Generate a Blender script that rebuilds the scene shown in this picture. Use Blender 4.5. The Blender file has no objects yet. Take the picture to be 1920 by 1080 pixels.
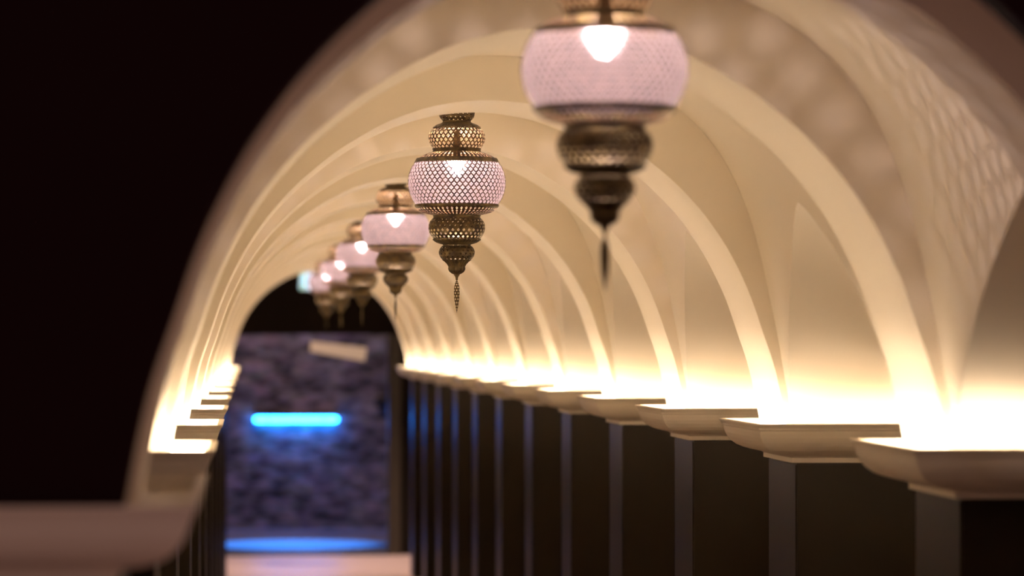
import bpy, bmesh, math, random
from math import sin, cos, pi, atan, tan, sqrt, floor
from mathutils import Vector
SC = bpy.context.scene
C = SC.collection

# ------------------------------------------------------------ camera, world, exposure
S = 1.8            # metres per bay
F = 0.985          # eye height in bays
FPX = 6400.0
YAW = atan((960 - 465) / FPX)
PITCH = atan((643 - 540) / (FPX / cos(YAW)))
cam_d = bpy.data.cameras.new('camera')
cam = bpy.data.objects.new('camera', cam_d); C.objects.link(cam)
cam.location = (0, 0, F * S)
cam.rotation_euler = (pi / 2 + PITCH, 0, -YAW)
cam_d.sensor_width = 36.0
cam_d.lens = FPX / 1920 * 36.0
cam_d.clip_start = 0.05; cam_d.clip_end = 200
cam_d.dof.use_dof = True
cam_d.dof.focus_distance = 4.82 * cos(YAW) * S
cam_d.dof.aperture_fstop = 3.7
SC.camera = cam

w = bpy.data.worlds.new('dim_hall'); SC.world = w; w.use_nodes = True
bg = w.node_tree.nodes['Background']
bg.inputs[0].default_value = (1.0, 0.60, 0.54, 1)
bg.inputs[1].default_value = 0.17

SC.view_settings.view_transform = 'Standard'
SC.view_settings.look = 'None'
SC.view_settings.gamma = 1
SC.view_settings.use_curve_mapping = False
SC.view_settings.exposure = 0.64
try:
    SC.cycles.use_denoising = True
    SC.cycles.transparent_max_bounces = 24
    SC.cycles.max_bounces = 10
    SC.cycles.diffuse_bounces = 6
    SC.cycles.sample_clamp_indirect = 6.0
except Exception:
    pass

LED = 21.5
LEDC = (1.0, 0.77, 0.56)
BULB = 42000.0
BULBC = (1.0, 0.79, 0.76)

# ------------------------------------------------------------ helpers
def P(x, y, z):     # corridor bays (x right, y above eye, z along) -> world metres
    return (x * S, z * S, (y + F) * S)

def mesh(name, verts, faces, m=None, parent=None, smooth=False, uvs=None):
    me = bpy.data.meshes.new(name)
    me.from_pydata([tuple(v) for v in verts], [], faces)
    if uvs is not None:
        ul = me.uv_layers.new(name='UVMap')
        k = 0
        for fi, p in enumerate(me.polygons):
            for j, li in enumerate(p.loop_indices):
                ul.data[li].uv = uvs[fi][j]
    if smooth:
        for p in me.polygons: p.use_smooth = True
    me.update()
    o = bpy.data.objects.new(name, me); C.objects.link(o)
    if m: me.materials.append(m)
    if parent: o.parent = parent
    return o

def fix_normals(o):
    bm = bmesh.new(); bm.from_mesh(o.data)
    bmesh.ops.recalc_face_normals(bm, faces=bm.faces); bm.to_mesh(o.data); bm.free()
    return o

def thing(name, label, cat, loc, group=None):
    o = bpy.data.objects.new(name, None); C.objects.link(o)
    o.empty_display_size = 0.1
    o.location = loc; o['label'] = label; o['category'] = cat
    if group: o['group'] = group
    return o

def tag(o, label, cat, group=None):
    o['label'] = label; o['category'] = cat
    if group: o['group'] = group
    return o

def struct(o):
    o['kind'] = 'structure'; return o

def boxgeo(V, Fc, x0, x1, y0, y1, z0, z1):
    b = len(V)
    V += [(x0,y0,z0),(x1,y0,z0),(x1,y1,z0),(x0,y1,z0),(x0,y0,z1),(x1,y0,z1),(x1,y1,z1),(x0,y1,z1)]
    Fc += [(b,b+3,b+2,b+1),(b+4,b+5,b+6,b+7),(b,b+1,b+5,b+4),(b+1,b+2,b+6,b+5),(b+2,b+3,b+7,b+6),(b+3,b,b+4,b+7)]

def box(name, a, b, m, parent=None, bevel=0.0):
    V, Fc = [], []
    boxgeo(V, Fc, min(a[0],b[0]), max(a[0],b[0]), min(a[1],b[1]), max(a[1],b[1]), min(a[2],b[2]), max(a[2],b[2]))
    o = mesh(name, V, Fc, m, parent)
    if bevel:
        bm = bmesh.new(); bm.from_mesh(o.data)
        bmesh.ops.bevel(bm, geom=list(bm.edges), offset=bevel, segments=2, affect='EDGES')
        bm.to_mesh(o.data); bm.free()
    return o

def spline(pts, n=8):
    out = []
    L = len(pts)
    for i in range(L - 1):
        p0 = pts[max(i-1,0)]; p1 = pts[i]; p2 = pts[i+1]; p3 = pts[min(i+2,L-1)]
        for k in range(n):
            t = k / n
            out.append(tuple(0.5*((2*p1[j]) + (-p0[j]+p2[j])*t + (2*p0[j]-5*p1[j]+4*p2[j]-p3[j])*t*t + (-p0[j]+3*p1[j]-3*p2[j]+p3[j])*t**3) for j in range(len(p1))))
    out.append(pts[-1])
    return out

# ------------------------------------------------------------ materials
def mat(name):
    m = bpy.data.materials.new(name); m.use_nodes = True
    nt = m.node_tree
    return m, nt, nt.nodes['Principled BSDF']

def N(nt, t, **kw):
    n = nt.nodes.new(t)
    for k, v in kw.items(): setattr(n, k, v)
    return n

def noisy(name, c1, c2, scale=8, rough=0.6, bump=0.0, metallic=0.0, detail=4, spec=0.5, coat=0.0):
    m, nt, b = mat(name)
    tc = N(nt, 'ShaderNodeTexCoord'); no = N(nt, 'ShaderNodeTexNoise')
    no.inputs['Scale'].default_value = scale; no.inputs['Detail'].default_value = detail
    nt.links.new(tc.outputs['Object'], no.inputs['Vector'])
    mx = N(nt, 'ShaderNodeMix', data_type='RGBA')
    mx.inputs[6].default_value = (*c1, 1); mx.inputs[7].default_value = (*c2, 1)
    nt.links.new(no.outputs['Fac'], mx.inputs[0]); nt.links.new(mx.outputs[2], b.inputs['Base Color'])
    b.inputs['Roughness'].default_value = rough; b.inputs['Metallic'].default_value = metallic
    b.inputs['Specular IOR Level'].default_value = spec
    b.inputs['Coat Weight'].default_value = coat
    if bump:
        bp = N(nt, 'ShaderNodeBump'); bp.inputs['Strength'].default_value = bump; bp.inputs['Distance'].default_value = 0.002
        nt.links.new(no.outputs['Fac'], bp.inputs['Height']); nt.links.new(bp.outputs[0], b.inputs['Normal'])
    return m

def emis(name, col, strength, base=(0.8,0.8,0.8)):
    m, nt, b = mat(name)
    b.inputs['Base Color'].default_value = (*base, 1)
    b.inputs['Emission Color'].default_value = (*col, 1); b.inputs['Emission Strength'].default_value = strength
    b.inputs['Roughness'].default_value = 0.5
    return m

M = {}
M['plaster'] = noisy('cream_plaster', (0.86,0.79,0.655), (0.88,0.81,0.675), 3, 0.85, 0.05, spec=0.2)
M['capital'] = noisy('cream_painted_moulding', (0.66,0.60,0.50), (0.70,0.64,0.54), 5, 0.5, spec=0.35)
M['dark'] = noisy('dark_stained_panel', (0.017,0.0105,0.0048), (0.021,0.0135,0.0062), 12, 0.38, spec=0.15)
M['black'] = noisy('black_wall_paint', (0.012,0.003,0.004), (0.015,0.004,0.005), 6, 0.9, spec=0.1)
M['blackroom'] = noisy('black_plaster', (0.012,0.009,0.006), (0.016,0.011,0.008), 6, 0.9, spec=0.1)
M['floor'] = noisy('polished_beige_floor', (0.62,0.45,0.40), (0.70,0.52,0.47), 2, 0.35, spec=0.4)
M['led'] = emis('warm_led_strip', LEDC, LED)
M['bulb'] = emis('glowing_bulb', BULBC, BULB)
def bulb_glass():
    m, nt, b = mat('frosted_bulb_glass')
    b.inputs['Base Color'].default_value = (0.9,0.85,0.9,1); b.inputs['Emission Color'].default_value = (1,0.82,0.95,1)
    b.inputs['Emission Strength'].default_value = 9.0
    tr = N(nt, 'ShaderNodeBsdfTransparent'); ms = N(nt, 'ShaderNodeMixShader'); ms.inputs[0].default_value = 0.6
    nt.links.new(b.outputs[0], ms.inputs[1]); nt.links.new(tr.outputs[0], ms.inputs[2])
    nt.links.new(ms.outputs[0], nt.nodes['Material Output'].inputs['Surface'])
    return m
M['bulbglass'] = bulb_glass()
M['jamb'] = noisy('brown_door_frame', (0.03,0.022,0.014), (0.038,0.028,0.017), 10, 0.5)
M['tube'] = emis('blue_tube_light', (0.012,0.22,1.0), 22.0)
M['tubebody'] = noisy('light_fixture_housing', (0.05,0.05,0.06), (0.06,0.06,0.07), 10, 0.4)
M['panel'] = emis('glowing_beige_panel', (0.80,0.52,0.30), 0.26, (0.28,0.22,0.14))
M['speaker'] = noisy('black_speaker_plastic', (0.01,0.01,0.01), (0.014,0.013,0.013), 20, 0.6)
M['signwhite'] = emis('lit_sign_white', (0.26,0.58,0.86), 0.75)
M['signgreen'] = emis('lit_sign_green', (0.01,0.45,0.32), 0.6)
M['signbody'] = noisy('sign_housing', (0.3,0.3,0.3), (0.35,0.35,0.35), 10, 0.5)
M['gloss'] = noisy('glossy_slate_floor', (0.30,0.32,0.40), (0.42,0.45,0.55), 1.5, 0.22, spec=0.8)

def stone():
    m, nt, b = mat('purple_brown_stone')
    tc = N(nt, 'ShaderNodeTexCoord'); mp = N(nt, 'ShaderNodeMapping')
    mp.inputs['Scale'].default_value = (2.6, 2.6, 5.5)
    nt.links.new(tc.outputs['Object'], mp.inputs['Vector'])
    vo = N(nt, 'ShaderNodeTexVoronoi'); vo.inputs['Scale'].default_value = 3.2
    n2 = N(nt, 'ShaderNodeTexNoise'); n2.inputs['Scale'].default_value = 2.2; n2.inputs['Detail'].default_value = 6
    nt.links.new(mp.outputs[0], vo.inputs['Vector']); nt.links.new(mp.outputs[0], n2.inputs['Vector'])
    r = N(nt, 'ShaderNodeValToRGB')
    r.color_ramp.elements[0].position = 0.32; r.color_ramp.elements[0].color = (0.03,0.02,0.03,1)
    r.color_ramp.elements[1].position = 0.72; r.color_ramp.elements[1].color = (0.34,0.26,0.34,1)
    nt.links.new(n2.outputs['Fac'], r.inputs[0])
    mx = N(nt, 'ShaderNodeMix', data_type='RGBA', blend_type='MULTIPLY'); mx.inputs[0].default_value = 0.55
    nt.links.new(r.outputs[0], mx.inputs[6]); nt.links.new(vo.outputs['Color'], mx.inputs[7])
    hs = N(nt, 'ShaderNodeHueSaturation'); hs.inputs['Saturation'].default_value = 0.35; hs.inputs['Value'].default_value = 1.2
    nt.links.new(mx.outputs[2], hs.inputs['Color']); nt.links.new(hs.outputs[0], b.inputs['Base Color'])
    bp = N(nt, 'ShaderNodeBump'); bp.inputs['Strength'].default_value = 0.8; bp.inputs['Distance'].default_value = 0.06
    nt.links.new(n2.outputs['Fac'], bp.inputs['Height']); nt.links.new(bp.outputs[0], b.inputs['Normal'])
    b.inputs['Roughness'].default_value = 0.75
    return m
M['stone'] = stone()

def brass_nodes(nt, b, scale=40, dark=(0.035,0.021,0.011), light=(0.13,0.09,0.03)):
    tc = N(nt, 'ShaderNodeTexCoord'); no = N(nt, 'ShaderNodeTexNoise')
    no.inputs['Scale'].default_value = scale; no.inputs['Detail'].default_value = 5
    nt.links.new(tc.outputs['Object'], no.inputs['Vector'])
    mx = N(nt, 'ShaderNodeMix', data_type='RGBA')
    mx.inputs[6].default_value = (*dark, 1); mx.inputs[7].default_value = (*light, 1)
    mr = N(nt, 'ShaderNodeMapRange'); mr.inputs[1].default_value = 0.35; mr.inputs[2].default_value = 0.68
    nt.links.new(no.outputs['Fac'], mr.inputs[0]); nt.links.new(mr.outputs[0], mx.inputs[0]); nt.links.new(mx.outputs[2], b.inputs['Base Color'])
    b.inputs['Metallic'].default_value = 0.55; b.inputs['Roughness'].default_value = 0.5

def brass():
    m, nt, b = mat('antique_brass'); brass_nodes(nt, b); return m
M['brass'] = brass()

def perf(name, aspect, lobe, rad, grid=False, **tone):
    """antique brass sheet pierced with quatrefoil holes; UV = (columns, rows)"""
    m, nt, b = mat(name); brass_nodes(nt, b, 55, **tone)
    uv = N(nt, 'ShaderNodeUVMap'); sp = N(nt, 'ShaderNodeSeparateXYZ'); nt.links.new(uv.outputs[0], sp.inputs[0])
    def mth(op, a, c=None):
        n = N(nt, 'ShaderNodeMath', operation=op)
        for i, v in enumerate((a, c)):
            if v is None: continue
            if isinstance(v, (int, float)): n.inputs[i].default_value = v
            else: nt.links.new(v, n.inputs[i])
        return n.outputs[0]
    U, V = sp.outputs[0], sp.outputs[1]
    ds = []
    for off in ((0.0,) if grid else (0.0, 0.5)):
        dx = mth('ABSOLUTE', mth('SUBTRACT', mth('FRACT', mth('ADD', U, off)), 0.5))
        if grid: dy = mth('MULTIPLY', mth('ABSOLUTE', mth('SUBTRACT', mth('FRACT', V), 0.5)), aspect)
        else: dy = mth('MULTIPLY', mth('ABSOLUTE', mth('SUBTRACT', mth('FRACT', mth('ADD', mth('MULTIPLY', V, 0.5), off)), 0.5)), 2*aspect)
        for (ax, ay) in ((lobe, 0), (0, lobe)):
            a = mth('SUBTRACT', dx, ax); c = mth('SUBTRACT', dy, ay)
            ds.append(mth('SQRT', mth('ADD', mth('MULTIPLY', a, a), mth('MULTIPLY', c, c))))
    d = ds[0]
    for e in ds[1:]: d = mth('MINIMUM', d, e)
    hole = mth('LESS_THAN', d, rad)
    # rolled edge around each hole
    bp = N(nt, 'ShaderNodeBump'); bp.inputs['Strength'].default_value = 0.5; bp.inputs['Distance'].default_value = 0.001
    nt.links.new(mth('MINIMUM', d, rad + 0.06), bp.inputs['Height']); nt.links.new(bp.outputs[0], b.inputs['Normal'])
    tr = N(nt, 'ShaderNodeBsdfTransparent'); ms = N(nt, 'ShaderNodeMixShader')
    nt.links.new(hole, ms.inputs[0]); nt.links.new(b.outputs[0], ms.inputs[1]); nt.links.new(tr.outputs[0], ms.inputs[2])
    nt.links.new(ms.outputs[0], nt.nodes['Material Output'].inputs['Surface'])
    return m
M['perf_globe'] = perf('pierced_brass_globe', 0.67, 0.215, 0.165, dark=(0.02,0.01,0.01), light=(0.085,0.05,0.035))
M['perf_bulge'] = perf('pierced_brass_bulge', 0.66, 0.19, 0.145, dark=(0.04,0.023,0.01), light=(0.17,0.10,0.04))
M['perf_low'] = perf('pierced_brass_lower', 0.66, 0.13, 0.12)
M['perf_small'] = perf('pierced_brass_small', 0.68, 0.08, 0.15)
M['perf_shoulder'] = perf('pierced_brass_shoulder', 0.62, 0.13, 0.12, True, dark=(0.025,0.012,0.006), light=(0.11,0.055,0.022))
M['perf_leaf'] = perf('pierced_brass_leaf', 0.9, 0.10, 0.16)

def liner():
    m, nt, b = mat('frosted_pink_glass')
    nt.nodes.remove(b)
    tl = N(nt, 'ShaderNodeBsdfTranslucent'); tl.inputs[0].default_value = (0.115,0.092,0.093,1)
    df = N(nt, 'ShaderNodeBsdfDiffuse'); df.inputs[0].default_value = (0.115,0.092,0.093,1)
    tr = N(nt, 'ShaderNodeBsdfTransparent'); tr.inputs[0].default_value = (1,0.97,0.98,1)
    m1 = N(nt, 'ShaderNodeMixShader'); m1.inputs[0].default_value = 0.4
    rf_ = N(nt, 'ShaderNodeBsdfRefraction'); rf_.inputs['Color'].default_value = (0.9,0.75,0.78,1)
    rf_.inputs['Roughness'].default_value = 0.62; rf_.inputs['IOR'].default_value = 1.25
    m3 = N(nt, 'ShaderNodeMixShader'); m3.inputs[0].default_value = 0.22
    m2 = N(nt, 'ShaderNodeMixShader'); m2.inputs[0].default_value = 0.38
    nt.links.new(tl.outputs[0], m1.inputs[1]); nt.links.new(df.outputs[0], m1.inputs[2])
    nt.links.new(m1.outputs[0], m3.inputs[1]); nt.links.new(rf_.outputs[0], m3.inputs[2])
    nt.links.new(m3.outputs[0], m2.inputs[1]); nt.links.new(tr.outputs[0], m2.inputs[2])
    nt.links.new(m2.outputs[0], nt.nodes['Material Output'].inputs['Surface'])
    return m
M['liner'] = liner()

# ------------------------------------------------------------ vault profiles (bays; offset from corridor centre, height above eye)
XC = 0.30
YC = -0.1012          # top of the capitals
XO = 0.74             # outer walls of the side bays
RIB = [(.378,-.118),(.3765,-.10),(.363,-.035),(.348,.011),(.329,.065),(.305,.114),(.280,.152),(.254,.183),(.222,.2135),(.178,.247),(.12,.279),(.06,.298),(0,.304)]
WEB = [(.388,-.118),(.385,-.10),(.374,-.04),(.365,.011),(.3535,.068),(.3385,.131),(.320,.185),(.288,.245),(.235,.298),(.16,.337),(.08,.355),(0,.36)]
def full(p):
    q = [(-a, b) for a, b in p] + [(a, b) for a, b in reversed(p[:-1])]
    return spline(q, 6)
ribp = full(RIB); webp = full(WEB)

NS = list(range(-1, 12))
def zf(n): return 2.12 if n < 0 else n + 3.211
def zb(n): return 2.66 if n < 0 else n + 3.551
RI = 0.055            # rib and shaft set back from the capital's rim
def rf(n): return 2.45 if n < 0 else zf(n) + RI
def rb(n): return 2.60 if n < 0 else zb(n) - RI - 0.003

# ------------------------------------------------------------ setting: floor, vault, walls
V, Fc = [], []
boxgeo(V, Fc, (XC-2.2)*S, (XC+2.2)*S, -1.5*S, 15.86*S, -0.1, 0)
struct(mesh('floor', V, Fc, M['floor']))

# ceiling: barrel web with a lunette cut into each side of every bay
def lun(z, z0, z1):
    zc, h = (z0+z1)/2, (z1-z0)/2
    d = min(1.0, abs(z-zc)/h)
    s = (max(0.0, 1 - d**1.25))**(1/1.5)
    return YC - 0.012 + 0.275*s
def lun_split(Y):
    """first index position on right half where web height equals Y"""
    half = webp[len(webp)//2:]
    for i in range(len(half)-1):
        if half[i][1] >= Y >= half[i+1][1]:
            t = (half[i][1]-Y)/(half[i][1]-half[i+1][1]+1e-9)
            return half[i][0] + t*(half[i+1][0]-half[i][0]), i + t
    return half[-1][0], len(half)-1
def half_at(t):
    half = webp[len(webp)//2:]
    i = min(int(t), len(half)-2); f = t - i
    return (half[i][0]+(half[i+1][0]-half[i][0])*f, half[i][1]+(half[i+1][1]-half[i][1])*f)
V, Fc = [], []
for a, b_ in zip(NS[:-1], NS[1:]):
    z0, z1 = rb(a), rf(b_)
    NZ, NT = 48, 40
    base = len(V)
    cols = []
    for i in range(NZ+1):
        u = i/NZ
        u = 0.5 - 0.5*cos(pi*u)
        z = z0 + (z1-z0)*u
        Y = lun(z, 1.95 if a < 0 else z0, z1); xg, t = lun_split(Y)
        col = []
        for k in range(-NT, NT+1):
            px, py = half_at(abs(k)/NT*t)
            col.append(len(V)); V.append(P(XC + (px if k >= 0 else -px), py, z))
        cols.append((col, z, xg, Y))
    for i in range(NZ):
        c0, c1 = cols[i][0], cols[i+1][0]
        for k in range(len(c0)-1): Fc.append((c0[k], c0[k+1], c1[k+1], c1[k]))
    for sgn in (-1, 1):
        prev = None
        for col, z, xg, Y in cols:
            cur = []
            for k in range(5):
                x = xg + (XO - xg)*k/4
                cur.append(len(V)); V.append(P(XC + sgn*x, Y - 0.45*(Y-YC)*(k/4), z))
            if prev:
                for k in range(4): Fc.append((prev[k], prev[k+1], cur[k+1], cur[k]))
            prev = cur
b0 = len(V)            # short plain barrel between the black wall and the first arch
for z in (2.15, 2.46):
    for a, b in webp: V.append(P(XC+a, b, z + (.02 + .3*max(0, min(XC+a, .68)-.08) if z < 2.3 else 0)))
L = len(webp)
for k in range(L-1): Fc.append((b0+k, b0+k+1, b0+L+k+1, b0+L+k))
ceil = struct(mesh('ceiling', V, Fc, M['plaster'], smooth=True))
bm = bmesh.new(); bm.from_mesh(ceil.data); bmesh.ops.recalc_face_normals(bm, faces=bm.faces); bm.to_mesh(ceil.data); bm.free()

for side, sg in (('left', -1), ('right', 1)):
    V, Fc = [], []
    xa, xb = XC + sg*XO, XC + sg*(XO+0.08)
    boxgeo(V, Fc, min(xa,xb)*S, max(xa,xb)*S, 2.2*S, 15.86*S, 0, (YC+F-.03)*S)
    struct(mesh('wall_'+side, V, Fc, M['dark']))
    V, Fc = [], []
    boxgeo(V, Fc, min(xa,xb)*S, max(xa,xb)*S, 2.2*S, 15.86*S, (YC+F-.03)*S, (0.42+F)*S)
    struct(mesh('wall_%s_upper' % side, V, Fc, M['plaster']))

# black wall the vault opens through, with the opening cut to the arch profile
def arch_slab(name, z0, z1, xo, ytop, m, prof, base_y, skew=(0, 0)):
    pr = [(max(-9, a), b) for a, b in prof]
    n = len(pr)
    outer = []
    for i, (a, b) in enumerate(pr):
        # project outward onto the slab's outline
        cx, cy = 0.0, base_y
        dx, dy = a-cx, b-cy
        s = min(xo/abs(dx) if abs(dx) > 1e-6 else 1e9, (ytop-cy)/dy if dy > 1e-6 else 1e9)
        outer.append((cx+dx*s, cy+dy*s))
    V, Fc = [], []
    for j, z in enumerate((z0, z1)):
        for a, b in pr: V.append(P(XC+a, b, z + skew[j]*max(0, XC+a-.08)))
        for a, b in outer: V.append(P(XC+a, b, z + skew[j]*max(0, min(XC+a, .68)-.08)))
    for i in range(n-1):
        Fc.append((i, i+1, n+i+1, n+i))
        Fc.append((2*n+i+1, 2*n+i, 3*n+i, 3*n+i+1))
        Fc.append((i+1, i, 2*n+i, 2*n+i+1))
        Fc.append((n+i, n+i+1, 3*n+i+1, 3*n+i))
    Fc.append((0, n, 3*n, 2*n)); Fc.append((2*n-1, n-1, 3*n-1, 4*n-1))
    o = mesh(name, V, Fc, m)
    return fix_normals(o)
fw = arch_slab('wall_front', 2.135, 2.17, 2.2, 1.3, M['black'], ribp, YC-.02, (.3, .3))
struct(fw)

# ------------------------------------------------------------ pillars with capitals and light strips
CAP = [(0,0),(0,.0016),(.0030,.0060),(.0034,.0080),(.0048,.0090),(.0056,.0130),(.0070,.0180),(.0098,.0235),(.0140,.0290),(.0200,.0337),(.0280,.0373),(.0370,.0398),(.0470,.0412),(.0520,.0440),(.0520,.0500),(.0570,.0505)]
HW = 0.331
def cap_mesh(n, sg, parent):
    z0, z1 = zf(n), zb(n)
    V, Fc = [], []
    def loop(ins, y):
        xi, xo = HW+ins, XO
        pts = [(xi, z0+ins), (xo, z0+ins), (xo, z1-ins), (xi, z1-ins)]
        for x, z in pts: V.append(P(XC+sg*x, y, z))
    prof = [(.0070, YC-.013)] + [(.0070, YC)] + [(i, YC-d) for i, d in CAP]
    for i, y in prof: loop(i, y)
    L = len(prof)
    for k in range(L-1):
        for j in range(4):
            Fc.append((4*k+j, 4*k+(j+1)%4, 4*(k+1)+(j+1)%4, 4*(k+1)+j))
    Fc.append((0,1,2,3)); Fc.append(tuple(4*(L-1)+j for j in (3,2,1,0)))
    # to local space of the parent
    px, py, pz = parent.location
    V = [(a-px, b-py, c-pz) for a, b, c in V]
    o = mesh('capital', V, Fc, M['capital'], parent)
    fix_normals(o)
    return o
def led_mesh(n, sg, parent):
    z0, z1 = zf(n), zb(n)
    V, Fc = [], []
    y0, y1 = YC-.013, YC-.009
    for (xa, xb, za, zb_) in ((HW+.014, HW+.034, z0+.020, z1-.020), (HW+.034, XO-.03, z0+.012, z0+(.022 if n == 0 else .0145)), (HW+.034, XO-.03, z1-.056, z1-.016)):
        xs = sorted((XC+sg*xa, XC+sg*xb))
        a = P(xs[0], y0, za); b = P(xs[1], y1, zb_)
        boxgeo(V, Fc, a[0], b[0], a[1], b[1], a[2], b[2])
    px, py, pz = parent.location
    V = [(a-px, b-py, c-pz) for a, b, c in V]
    return mesh('light_strip', V, Fc, M['led'], parent)

ORD = ['first','second','third','fourth','fifth','sixth','seventh','eighth','ninth','tenth','eleventh','twelfth','thirteenth']
for sg, side in ((1, 'right'), (-1, 'left')):
    for n in NS:
        if n < 0 and sg > 0:
            lab = 'dark pillar with unlit cream capital carrying the right end of the front arch'
        elif n < 0:
            lab = 'nearest left pillar, its wide unlit pinkish capital blurred in the bottom left corner'
        elif n == 0 and sg > 0:
            lab = 'nearest lit pillar on the right, blurred cream capital cut by the photo edge'
        elif n == 11:
            lab = 'farthest dark pillar of the %s row, at the end of the vault' % side
        elif sg > 0:
            lab = 'dark pillar with lit cream capital, %s from the camera in the right row' % ORD[n]
        else:
            lab = 'dark pillar with lit cream capital, %s lit one in the left row' % ORD[n]
        xi = HW + 0.058
        t = thing('pillar', lab, 'pillar', P(XC+sg*(xi+XO)/2, -F, (zf(n)+zb(n))/2), 'pillars along the %s side' % side)
        a = P(XC+sg*xi, -F, zf(n)+.058); b = P(XC+sg*(XO-.001), YC-.0505, zb(n)-.058)
        l = t.location
        box('shaft', (a[0]-l[0], a[1]-l[1], a[2]-l[2]), (b[0]-l[0], b[1]-l[1], b[2]-l[2]), M['dark'], t, 0.004)
        cap_mesh(n, sg, t)
        if n >= 0: led_mesh(n, sg, t)

# ------------------------------------------------------------ cream arches over the corridor
for n in NS:
    zz0, zz1 = rf(n), rb(n)
    o = arch_slab('arch', zz0, zz1, XO-.002, 0.45, M['plaster'], ribp, YC-.0135)
    if n < 0: lab = 'front arch in the black wall, blurred and dimly lit, nearest the camera'
    elif n == 11: lab = 'last cream arch at the far end framing the dark doorway'
    else: lab = 'cream plaster arch spanning the corridor, %s behind the front arch' % ORD[n]
    tag(o, lab, 'arch', 'arches of the vault')

# ------------------------------------------------------------ lanterns
PX = 4.82/6400*S      # metres per pixel of the sharp lantern
YREF = 643.0
def H(y): return (YREF - y)*PX          # height above eye
SEG = 96
def lathe(name, prof, m, parent, cols=None, rows=None, v0=0.0, flute=None, seg=SEG, close=False):
    """prof = [(radius px, photo row)] from top to bottom"""
    V, Fc, UV = [], [], []
    L = len(prof)
    d = [0.0]
    for i in range(1, L):
        d.append(d[-1] + sqrt((prof[i][0]-prof[i-1][0])**2 + (prof[i][1]-prof[i-1][1])**2))
    T = d[-1] or 1
    for i, (r, y) in enumerate(prof):
        for k in range(seg):
            a = 2*pi*k/seg
            rr = r
            if flute: rr = r*(1 + flute[1]*cos(flute[0]*a))
            V.append((rr*PX*cos(a), rr*PX*sin(a), H(y)-LZ))
    for i in range(L-1):
        for k in range(seg):
            k2 = (k+1) % seg
            Fc.append((i*seg+k, (i+1)*seg+k, (i+1)*seg+k2, i*seg+k2))
            c = cols or 1; rws = rows or 1
            ua, ub = c*k/seg, c*(k+1)/seg
            va, vb = v0 + rws*d[i]/T, v0 + rws*d[i+1]/T
            UV.append(((ua,va),(ua,vb),(ub,vb),(ub,va)))
    if close:
        Fc.append(tuple(range(seg))[::-1]); UV.append([(0,0)]*seg)
        Fc.append(tuple((L-1)*seg+k for k in range(seg))); UV.append([(0,0)]*seg)
    return mesh(name, V, Fc, m, parent, True, UV)

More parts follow.
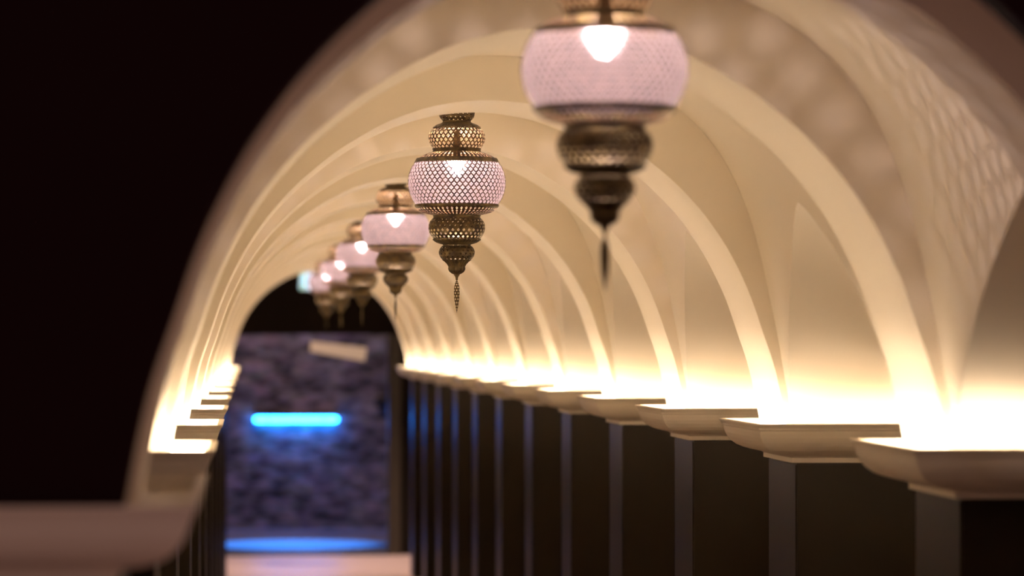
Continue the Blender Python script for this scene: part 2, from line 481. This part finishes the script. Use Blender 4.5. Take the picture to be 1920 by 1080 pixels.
LZ = H(587)            # lantern's origin: the tip of its drop
def make_lantern(loc):
    t = thing('lantern', '', 'lantern', loc, 'pierced brass lanterns hanging down the corridor')
    top = 0.358*S      # vault crown above eye
    ytop = YREF - top/PX
    lathe('canopy', [(1,ytop+1),(17,ytop+1),(18,ytop+3),(14,ytop+6),(5,ytop+8),(2,ytop+9)], M['brass'], t, close=True, seg=48)
    lathe('stem', [(1.2,ytop+6),(1.2,262)], M['brass'], t, seg=12, close=True)
    for k in range(3):
        a = 2*pi*k/3+.3
        V = []
        for (r, y) in ((1,187),(1,190),(24,187),(24,190)):
            for q in (-.8,.8): V.append((r*PX*cos(a)-q*PX*sin(a), r*PX*sin(a)+q*PX*cos(a), H(y)-LZ))
        mesh('arm', V, [(0,1,3,2),(4,6,7,5),(0,4,5,1),(2,3,7,6),(0,2,6,4),(1,5,7,3)], M['brass'], t)
    lathe('top_cup', spline([(24,187),(30,194),(33.2,204),(33.6,214),(31.5,222),(26.5,227.5)],5), M['perf_small'], t, 22, 7)
    lathe('collar', spline([(26.5,227.5),(26,230),(30,232.5),(38,235.5),(41,238)],4)+[(43.5,239),(44.5,240.5),(44,242.5)], M['brass'], t, flute=(40,.012), seg=240)
    lathe('upper_bulge', spline([(44,242),(49,247),(52.6,254),(53.2,261),(51.5,269),(47.5,276),(45,279.5)],5), M['perf_bulge'], t, 34, 6.0, .3)
    lathe('upper_ring', [(45,279.5),(46,280.5),(44.6,283),(45.5,286.5)], M['brass'], t)
    lathe('shoulder', spline([(45.5,286.5),(53,288.5),(62,292),(69,296),(73,299)],4), M['perf_shoulder'], t, 52, 4.2, .1)
    lathe('upper_band', [(72.8,298.2),(75,298),(76.3,299.8),(78.3,304),(79.3,305.5),(79.8,306.4)], M['brass'], t)
    g = lathe('globe', spline([(79.5,306),(84.5,314),(89.2,325),(91.6,338),(91.8,348),(89.8,360),(86,371),(81,380),(77.5,385)],5), M['perf_globe'], t, 54, 12.2, .35, seg=144)
    lathe('inner_glass', spline([(74,300.5),(78.2,307),(83.2,315),(87.8,326),(90,338),(90.2,348),(88.2,360),(84.4,371),(79.4,380),(75,386)],5), M['liner'], g)
    lathe('lower_band', [(77.5,384.5),(79,385.5),(78.6,388),(77.8,389.5),(75.5,391)], M['brass'], t)
    lathe('lower_shoulder', spline([(75.5,391),(71,395.5),(64,399.5),(54,402.5),(46,404.2)],4), M['perf_shoulder'], t, 52, 4.2, .1)
    lathe('lower_ring', [(46,404),(44.6,405),(43.8,408),(44.6,410)], M['brass'], t)
    lathe('lower_bulge', spline([(44.6,410),(49.5,415),(52.4,422),(52.8,430),(50.8,438),(46.5,445),(43.5,448.5)],5), M['perf_low'], t, 32, 6.4, .2)
    lathe('lower_collar', [(43.5,448.5),(44.8,449.5),(44.2,451.5)]+spline([(42.5,452.5),(38,455.5),(31,458),(26.2,459.2),(25.8,461)],4), M['brass'], t, flute=(40,.012), seg=240)
    lathe('small_bulge', spline([(25.8,461),(30.5,465),(33.2,471),(33.5,476),(31,483),(26.5,487.5)],5), M['perf_small'], t, 20, 5)
    f = lathe('fluted_cup', [(26.8,487.5),(25.2,489)]+spline([(22.5,491),(18.5,495),(16,499),(15.2,501),(15.4,505),(14,509),(10.5,512.5),(6.5,514.8)],4), M['brass'], t, flute=(20,.045), seg=160)
    lathe('spike', [(5.6,514.5),(5.5,516),(3.6,519),(2.5,521.5),(2.3,525),(0.9,526.5)], M['brass'], t, seg=24, close=True)
    # leaf drop: a hollow flattened spindle
    pr = spline([(0.5,525),(2.2,529),(4.4,536),(5.3,545),(5.2,554),(4.3,564),(2.6,575),(1.0,583),(0.2,587)],4)
    V, Fc, UV = [], [], []
    seg = 20
    for i, (r, y) in enumerate(pr):
        for k in range(seg):
            a = 2*pi*k/seg
            V.append((r*PX*cos(a), .45*r*PX*sin(a), H(y)-LZ))
    for i in range(len(pr)-1):
        for k in range(seg):
            k2 = (k+1) % seg
            Fc.append((i*seg+k, (i+1)*seg+k, (i+1)*seg+k2, i*seg+k2))
            UV.append(((6*k/seg, i*.42),(6*k/seg,(i+1)*.42),(6*(k+1)/seg,(i+1)*.42),(6*(k+1)/seg,i*.42)))
    mesh('drop', V, Fc, M['perf_leaf'], t, True, UV)
    s = lathe('socket', [(2,246),(5,249),(6.5,256),(7,266),(8,275),(8.5,283),(7,292),(5,300)], M['brass'], t, seg=24, close=True)
    lathe('bulb', spline([(4.5,300),(5,305),(8,310),(9.5,317),(9,324),(6,329),(1,331.5)],3), M['bulbglass'], s, seg=24, close=True)
    lathe('filament', [(.2,315),(1.7,316.2),(2.4,318),(1.7,319.8),(.2,321)], M['bulb'], s, seg=10, close=True)
    return t

LX = 0.2930
lan_labels = [
 'large blurred brass lantern nearest the camera, its top cut by the photo edge',
 'sharp pierced brass lantern in focus, left of the large blurred one',
 'blurred brass lantern half hidden directly behind the sharp one',
 'fourth lantern from the camera, small and blurred, partly behind the third',
 'second farthest lantern, a small pink blur in the row',
 'farthest lantern, a tiny pink blur beside the lit exit sign']
proto = make_lantern(P(LX, 0, 2.797)[:2] + (F*S + LZ,))
def kids(o): return list(o.children)
def copy_tree(o, parent=None):
    c = o.copy(); C.objects.link(c)
    if parent: c.parent = parent
    for ch in kids(o): copy_tree(ch, c)
    return c
for k in range(6):
    o = proto if k == 0 else copy_tree(proto)
    o.location = P(LX, 0, 2.797 + 2*k)[:2] + (F*S + LZ,)
    o.rotation_euler.z = (0.4, 0.0, 1.1, 2.0, 0.7, 1.6)[k]
    o['label'] = lan_labels[k]

# ------------------------------------------------------------ far end: doorway, stone wall, exit sign, blue light
ZE = 15.86
def slab(name, x0, x1, y0, y1, z0, z1, m, parent=None):
    a = P(x0, y0, z0); b = P(x1, y1, z1)
    if parent:
        l = parent.location; a = tuple(a[i]-l[i] for i in range(3)); b = tuple(b[i]-l[i] for i in range(3))
    return box(name, a, b, m, parent)
DX0, DX1, DY = -.16, .650, .040
V, Fc = [], []
for (x0, x1, y0, y1) in ((XC-2.2, DX0, -F, 1.2), (DX1+.055, XC+2.2, -F, 1.2), (DX0, DX1+.055, DY, 1.2)):
    a = P(x0, y0, ZE); b = P(x1, y1, ZE+.1); boxgeo(V, Fc, a[0], b[0], a[1], b[1], a[2], b[2])
struct(mesh('wall_end', V, Fc, M['blackroom']))
V, Fc = [], []
for (x0, x1, y0, y1) in ((DX0-.05, DX0, -F, DY), (DX1, DX1+.058, -F, DY)):
    a = P(x0, y0, ZE-.02); b = P(x1, y1, ZE+.12); boxgeo(V, Fc, a[0], b[0], a[1], b[1], a[2], b[2])
struct(mesh('door_frame', V, Fc, M['jamb']))
# the room behind
ZW = 18.1
struct(slab('wall_back', -1.2, 1.8, -F, .6, ZW, ZW+.1, M['stone']))
struct(slab('wall_back_left', -1.3, -1.2, -F, .6, ZE+.1, ZW+.1, M['blackroom']))
struct(slab('wall_back_right', 1.8, 1.9, -F, .6, ZE+.1, ZW+.1, M['blackroom']))
struct(slab('ceiling_back', -1.3, 1.9, .6, .66, ZE, ZW+.1, M['blackroom']))
struct(slab('floor_back', -1.3, 1.9, -F-.06, -F+.002, ZE, ZW+.1, M['gloss']))
struct(slab('trim_1', DX0, DX1, -F, -F+.008, ZE-.03, ZE+.03, M['blackroom']))
# end bay between the last arch and the end wall
struct(slab('ceiling_end', XC-2.2, XC+2.2, .95, 1.0, rb(11)+.003, ZE, M['blackroom']))

# blue tube light on the stone wall
def W(u, v, D):       # photo pixel at corridor distance D -> bay coordinates
    du = u - 465.0; x = du*D/(6438 - .0773*du); d = D + .0773*x
    return x, (643.0 - v)*d/6419
x0, yt = W(482, 787, ZW-.06); x1, _ = W(629, 787, ZW-.06)
bl = thing('wall_light', 'horizontal glowing blue tube light on the dark stone wall', 'light', P((x0+x1)/2, yt, ZW))
V, Fc = [], []
seg = 20; R = .016*S
xa, xb = x0*S, x1*S; cy = (ZW-.045)*S; cz = (yt+F)*S
rings = [(-R, .01*R), (-.7*R, .7*R), (0, R)]
prf = [(xa+a, r) for a, r in rings] + [(xb-a, r) for a, r in reversed(rings)]
for (xx, r) in prf:
    for k in range(seg):
        a = 2*pi*k/seg; V.append((xx-bl.location[0], cy+r*cos(a)-bl.location[1], cz+r*sin(a)-bl.location[2]))
for i in range(len(prf)-1):
    for k in range(seg): Fc.append((i*seg+k, i*seg+(k+1)%seg, (i+1)*seg+(k+1)%seg, (i+1)*seg+k))
mesh('tube', V, Fc, M['tube'], bl, True)
slab('hood', x0-.01, x1+.01, yt+.017, yt+.022, ZW-.075, ZW, M['tubebody'], bl)
for xm in (x0+.06, x1-.06): slab('bracket', xm-.01, xm+.01, yt-.008, yt+.008, ZW-.06, ZW, M['tubebody'], bl)

# tilted beige panel with a low glow of its own
pts = [(583,640),(688,652),(684,678),(581,659)]
V = []
for D in (17.2, 17.23):
    for u, v in pts:
        x, y = W(u, v, D); V.append(P(x, y, D))
ht = thing('hanging_panel', 'tilted beige glowing panel hanging high in front of the stone wall', 'lamp shade', V[0])
V = [tuple(a[i]-V[0][i] for i in range(3)) for a in V]
mesh('slanted_panel', V, [(0,3,2,1),(4,5,6,7),(0,1,5,4),(1,2,6,5),(2,3,7,6),(3,0,4,7)], M['panel'], ht)
for (u, v) in ((590,642),(680,652)):
    x, y = W(u, v, 17.215); slab('cord', x-.002, x+.002, y, .6, 17.213, 17.217, M['speaker'], ht)

# small round black speaker
x, y = W(713, 754, ZW-.02)
sp = thing('wall_speaker', 'small round black fitting on the right side of the stone wall', 'speaker', P(x, y, ZW))
V, Fc = [], []
for j, (r, dz) in enumerate(((.03, 0), (.03, -.05), (.024, -.06), (.001, -.05))):
    for k in range(24):
        a = 2*pi*k/24; V.append((r*S*cos(a), dz*S, r*S*sin(a)))
for j in range(3):
    for k in range(24): Fc.append((j*24+k, j*24+(k+1)%24, (j+1)*24+(k+1)%24, (j+1)*24+k))
mesh('housing', V, Fc, M['speaker'], sp, True)

# exit sign
ZS = 15.2
xa, ya = W(561, 545, ZS); xb, yb = W(606, 510, ZS)
sg_ = thing('exit_sign', 'small lit green and pale blue exit sign left of the farthest lantern', 'sign', P((xa+xb)/2, ya, ZS))
slab('housing', xa, xb, ya, yb, ZS, ZS+.03, M['signbody'], sg_)
slab('light_panel', xa+.003, xb-.003, ya+.003, yb-.003, ZS-.002, ZS, M['signwhite'], sg_)
slab('green_panel', xa+.003, xa+.003+.024, ya+.003, yb-.003, ZS-.004, ZS-.0021, M['signgreen'], sg_)
# white running figure on the green
fx, fy, fh = xa+.013, ya+.012, (yb-ya)-.024
fig = []
def q(ax, ay, bx, by, wd):
    dx, dy = bx-ax, by-ay; L = sqrt(dx*dx+dy*dy); nx, ny = -dy/L*wd, dx/L*wd
    fig.append([(ax+nx,ay+ny),(bx+nx,by+ny),(bx-nx,by-ny),(ax-nx,ay-ny)])
q(0,.42,.06,.80,.07); q(0,.42,-.16,.22,.045); q(-.16,.22,-.22,0,.04); q(0,.42,.16,.25,.045); q(.16,.25,.12,0,.04)
q(.05,.76,-.14,.55,.035); q(.05,.76,.22,.60,.035); q(.08,.86,.08,1.0,.08)
V, Fc = [], []
for qd in fig:
    b0 = len(V)
    for (a, b) in qd:
        V.append(tuple(P(fx+a*fh, fy+b*fh, ZS-.0052)[i]-sg_.location[i] for i in range(3)))
    for (a, b) in qd:
        V.append(tuple(P(fx+a*fh, fy+b*fh, ZS-.0041)[i]-sg_.location[i] for i in range(3)))
    Fc += [(b0,b0+1,b0+2,b0+3),(b0+7,b0+6,b0+5,b0+4),(b0,b0+4,b0+5,b0+1),(b0+1,b0+5,b0+6,b0+2),(b0+2,b0+6,b0+7,b0+3),(b0+3,b0+7,b0+4,b0)]
mesh('running_figure', V, Fc, M['signwhite'], sg_)
slab('hanging_rod', (xa+xb)/2-.003, (xa+xb)/2+.003, yb, .95, ZS+.01, ZS+.016, M['signbody'], sg_)

# added fill spots, out of view: over the corridor's end and in the room beyond
def spot(name, label, x, y, z, power, col, size, angle, aim=None):
    t = thing(name, label, 'ceiling light', P(x, y, z))
    V, Fc = [], []
    for j, (r, h) in enumerate(((.05,0),(.05,-.012),(.04,-.012),(.036,0))):
        for k in range(24):
            a = 2*pi*k/24; V.append((r*cos(a), r*sin(a), h))
    for j in range(3):
        for k in range(24): Fc.append((j*24+k, j*24+(k+1)%24, (j+1)*24+(k+1)%24, (j+1)*24+k))
    mesh('added_ring', V, Fc, M['signbody'], t, True)
    d = bpy.data.lights.new('spot', 'SPOT'); d.energy = power; d.color = col; d.shadow_soft_size = size
    d.spot_size = angle; d.spot_blend = 0.6
    o = bpy.data.objects.new('spot', d); C.objects.link(o); o.parent = t; o.location = (0, 0, -.02)
    if aim:
        v = Vector(P(*aim)) - Vector(P(x, y, z)); o.rotation_euler = v.to_track_quat('-Z', 'Y').to_euler()
    return t
spot('fill_spot', 'added unseen fill light over the end of the corridor', .3, .95, 15.2, 400, (1.0,.74,.62), .04, 1.1)  # added to brighten the corridor floor near the doorway
spot('fill_spot', 'added unseen fill light in the room behind the doorway', .3, .6, 17.0, 70, (1.0,.62,.66), .05, 2.4, (.3, -.3, ZW))  # added pink light to lift the stone wall
spot('fill_spot', 'added unseen blue fill light washing the floor before the stone wall', .22, .6, 16.7, 1100, (0.05,.3,1.0), .05, .62)  # added to turn the back floor blue
